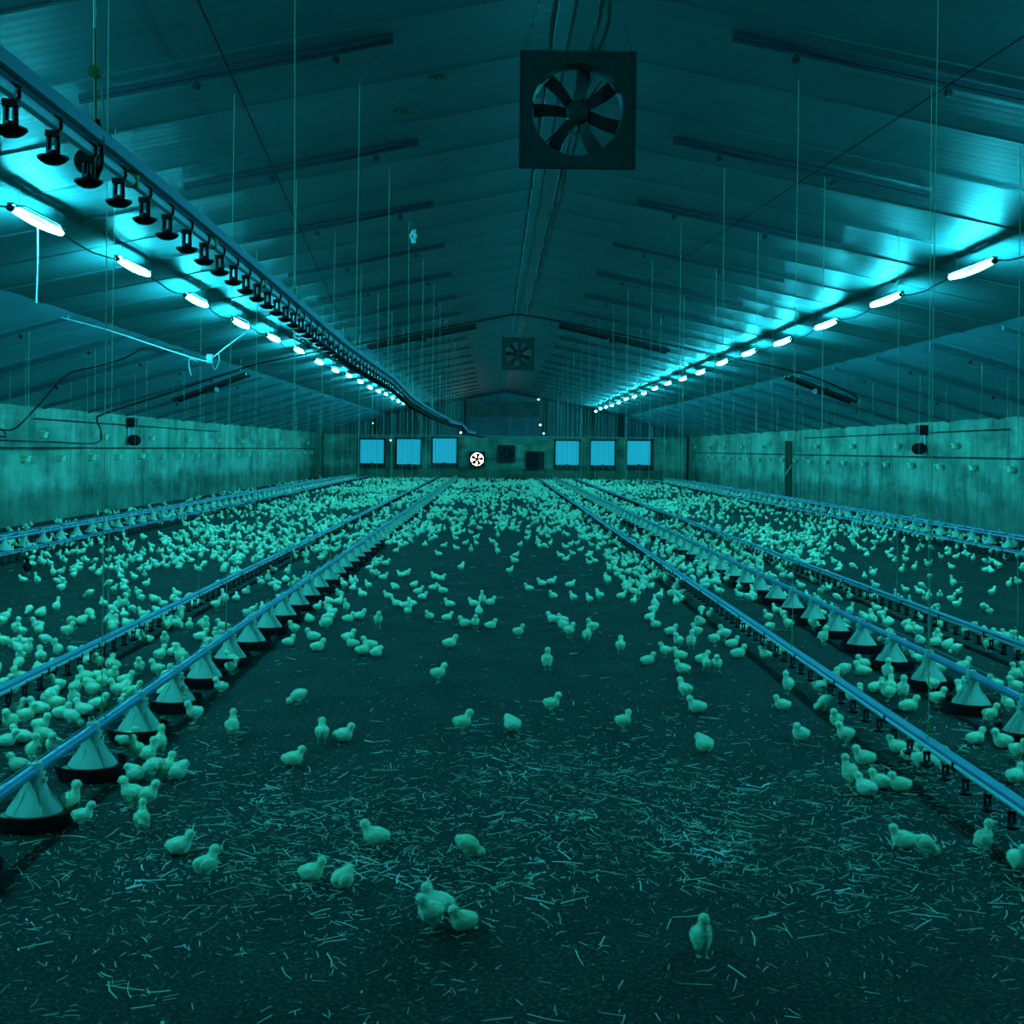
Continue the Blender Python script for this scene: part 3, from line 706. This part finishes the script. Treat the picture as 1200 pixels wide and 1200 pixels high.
# ---------------------------------------------------------------- chicks
# pose: list of ellipsoids (x, y, z, rx, ry, rz, pitch), head position, head yaw, beak direction, legs
POSES = {
 'standing': dict(e=[(0,0,.062,.043,.030,.031,.15),(.022,0,.066,.027,.026,.028,0),(-.034,0,.070,.020,.018,.017,.5),(-.052,0,.080,.012,.010,.006,.6),(.036,0,.088,.017,.016,.020,0),(-.006,.025,.066,.030,.008,.018,.15),(-.006,-.025,.066,.030,.008,.018,.15),(.0,.014,.042,.015,.011,.016,0),(.0,-.014,.042,.015,.011,.016,0)], head=(.045,0,.108), yaw=.0, tilt=0, legs=True),
 'stretching up': dict(e=[(-.004,0,.066,.036,.030,.038,.7),(.014,0,.078,.024,.024,.030,0),(-.032,0,.058,.018,.016,.018,.5),(-.044,0,.052,.012,.010,.008,-.3),(.020,0,.104,.016,.015,.022,0),(-.008,.026,.068,.024,.008,.024,.8),(-.008,-.026,.068,.024,.008,.024,.8),(.0,.014,.040,.015,.012,.017,0),(.0,-.014,.040,.015,.012,.017,0)], head=(.024,0,.130), yaw=.25, tilt=.1, legs=True),
 'sitting': dict(e=[(0,0,.034,.047,.037,.033,.06),(.024,0,.040,.027,.029,.030,0),(-.040,0,.038,.022,.022,.018,.3),(-.058,0,.044,.012,.012,.006,.4),(.040,0,.060,.017,.016,.019,0),(-.008,.031,.038,.034,.009,.020,.1),(-.008,-.031,.038,.034,.009,.020,.1)], head=(.048,0,.078), yaw=.2, tilt=-.1, legs=False),
 'pecking': dict(e=[(0,0,.062,.043,.030,.031,-.25),(.028,0,.052,.025,.024,.025,0),(-.034,0,.076,.020,.018,.017,.2),(-.052,0,.086,.012,.010,.006,.5),(.046,0,.040,.015,.014,.018,.4),(-.006,.025,.064,.030,.008,.018,-.2),(-.006,-.025,.064,.030,.008,.018,-.2),(.0,.014,.040,.015,.011,.016,0),(.0,-.014,.040,.015,.011,.016,0)], head=(.060,0,.026), yaw=.0, tilt=-.9, legs=True),
 'huddling': dict(e=[(0,0,.036,.042,.040,.037,.1),(.018,0,.046,.028,.030,.032,0),(-.036,0,.036,.020,.022,.018,.3),(.024,.006,.062,.022,.020,.018,0),(-.006,.033,.038,.030,.010,.022,.1),(-.006,-.033,.038,.030,.010,.022,.1)], head=(.036,.006,.066), yaw=.3, tilt=-.5, legs=False),
 'looking back': dict(e=[(0,0,.062,.043,.031,.031,.1),(.022,0,.066,.027,.026,.028,0),(-.036,0,.068,.020,.018,.017,.4),(-.052,0,.076,.012,.010,.006,.5),(.032,.006,.088,.016,.016,.020,0),(-.006,.026,.066,.030,.008,.018,.15),(-.006,-.026,.066,.030,.008,.018,.15),(.0,.014,.042,.015,.011,.016,0),(.0,-.014,.042,.015,.011,.016,0)], head=(.034,.014,.106), yaw=1.5, tilt=0, legs=True),
}
def chick_meshes(pose, voxel, hair):
    P = POSES[pose]; bm = bmesh.new()
    hx, hy_, hz = P['head']; cy, sy = math.cos(P['yaw']), math.sin(P['yaw']); hx *= .86
    ell = [(x*.84, y, z, a*.9, b, c, pt) for x, y, z, a, b, c, pt in P['e'] if not (x < -.05 and a < .013)]
    ell += [(hx, hy_, hz, .0185, .0178, .0175, 0), (hx+.008*cy, hy_+.008*sy, hz-.003, .011, .011, .010, 0)]
    for x, y, z, a, b, c, pt in ell:
        M = Matrix.Translation((x, y, z)) @ Matrix.Rotation(-pt, 4, 'Y') @ Matrix.Diagonal((a, b, c, 1))
        bmesh.ops.create_icosphere(bm, subdivisions=3, radius=1, matrix=M)
    me = bpy.data.meshes.new('tmp'); bm.to_mesh(me); bm.free()
    o = bpy.data.objects.new('tmp', me); COL.objects.link(o)
    r = o.modifiers.new('r', 'REMESH'); r.mode = 'VOXEL'; r.voxel_size = voxel
    s = o.modifiers.new('s', 'SMOOTH'); s.factor = .5; s.iterations = 4 if voxel < .006 else 1
    bpy.context.view_layer.update(); dg = bpy.context.evaluated_depsgraph_get(); ev = o.evaluated_get(dg)
    me2 = bpy.data.meshes.new_from_object(ev)
    V = np.array([v.co[:] for v in me2.vertices]); Fc = [tuple(p.vertices) for p in me2.polygons]; N = np.array([v.normal[:] for v in me2.vertices])
    bpy.data.objects.remove(o)
    mb = MB()
    if hair:
        V = V+N*(np.sin(V[:, [0]]*700)*np.sin(V[:, [1]]*640+1)*np.sin(V[:, [2]]*690+2)*.0012)
    if V[:, 2].min() < 0 or not P['legs']: V[:, 2] -= V[:, 2].min()-.001
    mb.add(V.tolist(), Fc, 0)
    if hair:   # short down standing off the surface
        r_ = random.Random(3); idx = [r_.randrange(len(V)) for _ in range(hair)]
        hv = []; hf = []
        for i in idx:
            p = Vector(V[i]); n_ = Vector(N[i])
            if p.z < .006: continue
            dr = (n_+Vector((-.55, 0, -.25))+Vector((r_.uniform(-.5,.5), r_.uniform(-.5,.5), r_.uniform(-.5,.5)))).normalized()*r_.uniform(.004, .008)
            sd = dr.cross(n_+Vector((.01,.02,.03))); sd = sd.normalized()*.0007 if sd.length > 1e-6 else Vector((.0007, 0, 0))
            b = len(hv); hv += [p-sd-n_*.001, p+sd-n_*.001, p+dr]; hf.append((b, b+1, b+2))
        mb.add(hv, hf, 0)
    if P['legs']:
        for s in (-1, 1):
            y = s*.014; k = 6 if voxel < .006 else 3; st = s*.006
            mb.tube([(0, y, .034), (-.003+st, y, .020), (.003+st, y, .004)], [.0045, .003, .0027], k, 1)
            for a in ((-.5, .016), (0, .019), (.5, .016), (PI, .009)):
                if k == 3 and a[0] == PI: continue
                mb.tube([(.003+st, y, .004), (.003+st+math.cos(a[0])*a[1], y+math.sin(a[0])*a[1], .0016)], [.0024, .0014], k, 1)
    zoff = (V[:, 2].max()-(hz+.0165)) if not P['legs'] else 0
    head = (hx, hy_, hz+(zoff if not P['legs'] else 0))
    return mb, head, P['yaw'], P['tilt']
def beak_mesh(head, yaw, tilt):
    m = MB(); d = Vector((math.cos(yaw)*math.cos(tilt), math.sin(yaw)*math.cos(tilt), math.sin(tilt))); h = Vector(head)+Vector((math.cos(yaw), math.sin(yaw), 0))*.008+Vector((0, 0, -.003))
    return m.tube([h+d*.008, h+d*.012, h+d*.018+Vector((0, 0, -.0015))], [.0045, .0034, .0008], 6).mesh('beak', M_beak, True)
def eye_mesh(head, yaw, s):
    bm = bmesh.new(); f = Vector((math.cos(yaw), math.sin(yaw), 0)); sd = Vector((-math.sin(yaw), math.cos(yaw), 0))*s
    c = Vector(head)+f*.008+sd*.0142+Vector((0, 0, .003))
    bmesh.ops.create_icosphere(bm, subdivisions=1, radius=.0026, matrix=Matrix.Translation(c))
    me = bpy.data.meshes.new('eye'); bm.to_mesh(me); bm.free(); me.materials.append(M_eye); return me
CH0 = {}; CH2 = {}
for ps in POSES:
    mb, head, yaw, tilt = chick_meshes(ps, .0035, 2200)
    CH0[ps] = ([mb.mesh('chick', [M_chick, M_leg], True), mb.mesh('chick', [M_chick_b, M_leg], True)], beak_mesh(head, yaw, tilt), eye_mesh(head, yaw, 1), eye_mesh(head, yaw, -1))
    m2, *_ = chick_meshes(ps, .0095, 0); CH2[ps] = (np.array(m2.v), m2.f, m2.m)

# facing codes as seen from the camera -> heading of +x axis about z
HEAD = {'R': 0, 'L': PI, 'F': -PI/2, 'B': PI/2, 'FR': -PI/4, 'FL': -3*PI/4, 'BR': PI/4, 'BL': 3*PI/4}
WORDS = {'R': 'facing right', 'L': 'facing left', 'F': 'facing the camera', 'B': 'facing away', 'FR': 'turned front right', 'FL': 'turned front left', 'BR': 'turned away right', 'BL': 'turned away left'}
PC = {'S': 'standing', 'U': 'stretching up', 'T': 'sitting', 'P': 'pecking', 'H': 'huddling', 'K': 'looking back'}
HAND = """22,905,T,L 40,896,U,FR 50,876,S,L 63,889,S,F 148,874,T,R 160,892,S,BL 187,886,U,B 175,899,U,R 158,916,H,L 180,915,P,L 193,914,S,BR 208,914,H,R
155,948,S,L 172,949,S,R 166,977,U,B 83,960,U,R 96,973,S,R 210,1002,T,R 240,1034,S,BR 365,1033,T,R 402,1042,H,BR 343,898,T,R 377,873,S,B 402,870,T,R 272,866,U,B
440,990,T,L 547,1006,P,R 505,1092,S,FL 514,1070,T,L 543,1091,T,FL 541,861,S,R 600,858,H,BL 825,882,H,BL 822,1122,U,F 938,868,T,FL 991,875,S,L 980,857,S,FL 1013,897,T,L
995,922,U,L 1015,933,T,BL 1032,925,T,L 1055,928,T,L 1052,883,T,L 1067,892,T,R 1078,905,S,FR 1090,907,P,R 1100,897,S,L 1058,994,T,L 1083,1005,P,R 1153,1003,U,R 1193,1027,S,F
1143,873,T,R 1175,877,T,L 1192,893,S,FR 1190,918,T,BR 641,786,U,F 513,801,S,R 646,838,S,R 730,858,K,R 727,767,S,B 759,780,T,R 780,772,S,L 795,760,S,FL 797,774,T,L 803,821,S,BL
527,760,T,R 607,749,S,R 688,754,U,BR 695,743,S,L 667,748,K,FR 660,742,S,L 648,731,T,L 660,731,T,L 443,735,S,F 478,724,S,FR 465,712,T,L 474,714,T,R 483,712,T,BL 503,727,T,FL
524,729,T,R 545,736,T,L 557,737,S,F 575,738,T,R 561,726,U,B 527,713,T,L 555,712,T,L 565,711,U,F 574,711,T,R 408,730,T,R 421,727,T,R 408,752,T,R 413,760,T,L 425,768,T,R
433,762,T,L 441,771,H,R 455,703,T,L 463,693,H,L 485,690,H,R 490,698,T,R 507,693,T,R 519,697,T,L 495,704,T,R 449,681,T,R 470,678,T,L 476,676,T,R 510,680,T,L 517,682,T,R
540,672,S,BR 597,675,S,R 604,654,T,R 603,661,T,L 583,652,U,L 552,650,U,F 558,642,S,BL 535,646,T,L 520,643,T,R 577,638,T,L 583,632,U,F 537,628,T,R 552,627,T,L 558,633,T,R 514,653,T,L
620,694,T,L 635,688,T,L 646,686,T,R 668,690,T,R 648,703,T,FL 672,708,S,BL 691,710,S,BL 703,706,S,BL 712,685,S,BL 728,703,T,R 767,716,U,B 773,706,S,BR 792,713,S,B 657,655,T,L 663,659,T,R
671,652,T,L 680,648,T,R 690,655,T,R 697,661,T,L 715,668,T,L 720,663,T,R 680,626,T,R 642,632,T,L 654,621,T,R 645,617,T,L
828,788,S,B 840,788,S,F 823,778,T,R 817,748,S,L 810,761,U,F 837,758,S,R 832,728,S,F 865,772,T,R 897,773,T,BL 923,814,U,FL 917,833,T,L 817,836,T,L 915,772,U,L 960,815,S,R 967,834,P,L 965,757,U,FR
1013,784,T,L 1040,798,U,F 1058,821,U,F 1065,835,T,R 1093,813,S,BL 1098,830,S,R 1138,833,U,F 1160,850,S,R 1180,839,U,L 350,827,P,L 372,764,T,R 367,752,T,L 338,758,T,R 383,739,S,R 213,834,U,BR 228,849,S,FL
272,783,S,L 88,818,S,B 86,831,U,F 68,814,S,L 47,864,S,R 45,838,T,L 163,791,S,F 185,796,S,L 187,778,S,BR 120,811,S,B 108,819,S,L 115,832,T,R 138,820,S,L 147,804,T,R 157,822,S,R 72,843,T,R 84,853,P,R
130,790,S,B 218,786,S,F 193,758,S,F 245,758,T,L 235,752,T,R 257,755,T,L 12,860,S,F 25,872,T,L 8,876,T,R 30,852,S,R 18,838,T,R 150,845,S,L 98,840,T,L 850,752,S,L 858,760,T,R 872,745,S,B 800,790,T,L 786,745,T,R
560,590,T,R 590,600,T,L 615,606,T,R 700,620,T,L 712,634,T,R 740,655,T,L 733,690,T,R 742,700,S,L 750,690,T,L 760,684,S,R 728,645,T,L""".split()
chicks = []   # x, y, pose, heading code, scale, heading jitter
for h in HAND:
    u, v, p, f = h.split(','); x, y = floor_pt(float(u), float(v)-1)
    sc_ = random.uniform(.88, 1.0) if y < 5 else random.uniform(.94, 1.08) if y < 8 else random.uniform(.94, 1.1)
    chicks.append((x, y, PC[p], f, sc_, random.uniform(-.22, .22)))
DARK = floor_pt(32, 673)
def vnoise(x, y, seed=0):
    return (math.sin(x*1.9+seed)*math.cos(y*.9+seed*2)+math.sin(x*.8-y*.47+seed)+math.sin(x*3.1+y*1.7+seed*3)*.6)/2.6
def dens(x, y):
    """chicks per square metre of floor"""
    n_ = vnoise(x, y, 1.3)
    def near(c, w_): return math.exp(-((x-c)/w_)**2)
    far = min(1, max(0, (y-14)/16))
    left = near(-2.3, 1.0)*13+near(-3.9, .9)*14+near(-6.6, .75)*13+near(-5.1, .6)*6
    right = near(2.95, 1.0)*19+near(4.2, .7)*12+near(8.0, 1.2)*12+near(5.6, .8)*3*max(0, min(1, (y-12)/8))
    mid = 0.0 if y < 17 and -1.35 < x < 1.75 else (2+9*far)
    left += near(-1.42, .22)*9*(y > 11); right += near(1.6, .33)*13*(y > 9.5)
    d = left+right+mid*(.5 if abs(x) > 2 else 1)+far*4
    if y < 14: d = left+right
    d *= max(.15, 1+1.15*n_)
    return d
cells = {}
def ok(x, y, r=.075):
    if abs(x-DARK[0]) < .22 and -.9 < y-DARK[1] < .25: return False
    cx, cy = int(x/.15), int(y/.15)
    for i in (-1, 0, 1):
        for j in (-1, 0, 1):
            for (a, b) in cells.get((cx+i, cy+j), ()):
                if (a-x)**2+(b-y)**2 < r*r: return False
    for X, wd in LINES:
        if abs(x-X) < .03: return False
    for X, yf in PANS:
        if abs(x-X) < .21:
            k = round((y-yf)/.745)
            if k >= 0 and (x-X)**2+(y-yf-k*.745)**2 < .195**2: return False
    return XL+.25 < x < XR-.25
def reg(x, y): cells.setdefault((int(x/.15), int(y/.15)), []).append((x, y))
for c in chicks: reg(c[0], c[1])
reg(*DARK)
def handzone(x, y):
    u, v = to_px(x, y, 0)
    if v > 622 and (-1.3 < x < 1.2) and y < 19: return True
    if y < 9.5 and (-1.6 < x < 1.9): return True
    if v > 840: return True
    if u > 780 and v > 735 and x < 2.0: return True
    if u < 0 or u > 1200: return False
    return False
tries = 0; target = 7000; extra = []
poses_w = ['standing']*4+['sitting']*5+['stretching up']*2+['pecking']*2+['huddling']*2+['looking back']
ys_samp = []
while len(extra) < target and tries < 400000:
    tries += 1
    # area sampling biased to be uniform over floor
    y = 4.6+(random.random()**1.0)*57; x = random.uniform(-8.4, 9.4)
    u, v = to_px(x, y, .05)
    if u < -25 or u > 1225: continue
    wgt = (y-4.6+.5)/57
    if random.random()*26 > dens(x, y)*(1.0 if y < 25 else .62): continue
    if handzone(x, y) or not ok(x, y): continue
    reg(x, y)
    cod = random.choice(['L', 'R', 'L', 'R', 'F', 'B', 'FR', 'FL', 'BR', 'BL'])
    extra.append((x, y, random.choice(poses_w), cod, random.uniform(.93, 1.08) if y < 8 else random.uniform(.9, 1.08), random.uniform(-.35, .35)))
allc = sorted(chicks+extra, key=lambda c: c[1])
inframe = [c for c in allc if -15 < to_px(c[0], c[1], .05)[0] < 1215]
near, far_ = inframe[:299], inframe[299:]
print('CHICKS', len(allc), 'far', len(far_), 'near limit', near[-1][1], 'extra tries', tries)
def zone(x):
    if x < -4.4: return 'by the far left lines'
    if x < -2.68: return 'left of the low left drinker line'
    if x < -1.8: return 'between the left drinker line and left feeder line'
    if x < -1.4: return 'on the aisle side of left feeder pans'
    if x < .1: return 'in the left half of the open centre aisle'
    if x < 1.6: return 'in the right half of the open centre aisle'
    if x < 2.03: return 'just left of the right drinker line'
    if x < 2.79: return 'between the right drinker line and right feeder pans'
    if x < 3.73: return 'between the right feeder pans and outer drinker line'
    return 'right of the right group of lines'
PL = {'standing': 'standing', 'stretching up': 'stretching upright', 'sitting': 'sitting', 'pecking': 'pecking head down', 'huddling': 'hunched low', 'looking back': 'standing looking sideways'}
cnt = {}
for i, (x, y, ps, fc, s, j) in enumerate(near):
    ms = CH0[ps]
    o = link('chick', ms[0][i % 2], None, (x, y, 0)); o.rotation_euler = (0, 0, HEAD[fc]+j-math.atan2(x, y)*1.0*0); o.scale = (s*random.uniform(.97, 1.05), s, s)
    key = (zone(x), ps, fc); k = cnt.get(key, 0); cnt[key] = k+1
    z = zone(x).replace('the open centre aisle', 'the open aisle').replace('between the left drinker line and left feeder line', 'between left drinker and feeder').replace('between the right drinker line and right feeder pans', 'between right drinker and feeder').replace('between the right feeder pans and outer drinker line', 'right of the right feeder pans')
    tag(o, '%s chick %s %s, %s' % (nth(k), PL[ps], WORDS[fc], z), 'chick', 'pale fluffy chicks on the litter')
    if y < 9.2:
        link('beak', ms[1], o)
        if y < 7: link('eye', ms[2], o); link('eye', ms[3], o)
o = link('chick', CH0['stretching up'][0][0].copy(), None, (DARK[0], DARK[1], 0)); o.data.materials[0] = M_darkchick; o.scale = (1.4, 1.4, 1.3); o.rotation_euler = (0, 0, -1.3)
tag(o, 'single dark chick among the pale ones near the left edge', 'chick')
# the rest of the flock, one object
VV = []; FF = []; MM = []; off = 0
for (x, y, ps, fc, s, j) in far_:
    v, f, mm = CH2[ps]; a = HEAD[fc]+j; c, sn = math.cos(a)*s, math.sin(a)*s
    q = np.empty_like(v); q[:, 0] = v[:, 0]*c-v[:, 1]*sn+x; q[:, 1] = v[:, 0]*sn+v[:, 1]*c+y; q[:, 2] = v[:, 2]*s
    VV.append(q); FF += [tuple(k+off for k in t_) for t_ in f]; MM += mm; off += len(v)
me = bpy.data.meshes.new('chick_flock'); me.from_pydata(np.vstack(VV).tolist(), [], FF)
me.materials.append(M_chick); me.materials.append(M_leg); me.polygons.foreach_set('material_index', MM); me.polygons.foreach_set('use_smooth', [True]*len(FF)); me.update()
tag(link('chick_flock', me), 'dense crowd of distant pale chicks filling the rear of the shed', 'chicks', kind='stuff')

# ---------------------------------------------------------------- straw
def straw_obj():
    m = MB()
    def piece(x, y, L, wd, a, tilt, z, bend):
        c, s = math.cos(a), math.sin(a); h = wd*.45; P = []
        for k, t in enumerate((-.5, 0, .5)):
            px = x+c*L*t-s*bend*(1-abs(2*t)); py_ = y+s*L*t+c*bend*(1-abs(2*t)); pz = z+L*tilt*(t+.5)
            P += [(px-s*wd/2, py_+c*wd/2, pz), (px+s*wd/2, py_-c*wd/2, pz), (px, py_, pz+h)]
        fs = []
        for k in (0, 3):
            for q in range(3): fs.append((k+q, k+(q+1) % 3, k+3+(q+1) % 3, k+3+q))
        fs += [(0, 1, 2), (8, 7, 6)]
        m.add(P, fs)
    r_ = random.Random(11)
    n = 0
    while n < 8500:
        y = 3.0+r_.random()**1.5*15; x = r_.uniform(-.5*y*.9, .5*y*.9)
        g_ = math.exp(-((y-5.2)/1.5)**2)*min(1, max(0, (y-3.5)/1.1))**1.3+.06
        if x > 1.0: g_ *= .8
        g_ *= .55+.6*vnoise(x*1.3, y*1.3, 4)
        if r_.random() > g_: continue
        big = r_.random() < .10
        L = r_.uniform(.05, .12) if big else r_.uniform(.010, .045); wd = r_.uniform(.0028, .0058) if big else r_.uniform(.0016, .0036)
        if r_.random() < .04: wd *= 2; L *= .5
        piece(x, y, L, wd, r_.uniform(0, PI), r_.uniform(0, .03 if big else .12), .001, r_.uniform(-.08, .08)*L); n += 1
    return m
tag(straw_obj().obj('loose_straw', M_straw), 'pale chopped straw scattered over the dark litter in the foreground', 'straw', kind='stuff')
def litter():
    m = MB(); r_ = random.Random(5)
    for k in range(9000):
        y = 2.9+r_.random()**1.3*7; x = r_.uniform(-.45*y, .45*y); s = r_.uniform(.003, .008); a = r_.uniform(0, PI); c, q = math.cos(a)*s, math.sin(a)*s*r_.uniform(.4, 1)
        m.add([(x-c, y-q, -.001), (x+q, y-c, -.001), (x+c, y+q, -.001), (x-q, y+c, -.001), (x, y, s*.6)], [(0,1,4),(1,2,4),(2,3,4),(3,0,4)])
    return m
tag(litter().obj('wood_shavings', simple('shavings', (0.16, 0.15, 0.11), .85, 0, .85, 14, 0)), 'dark crumbly wood shavings covering the foreground floor', 'shavings', kind='stuff')
print('OBJECTS', len(bpy.data.objects))
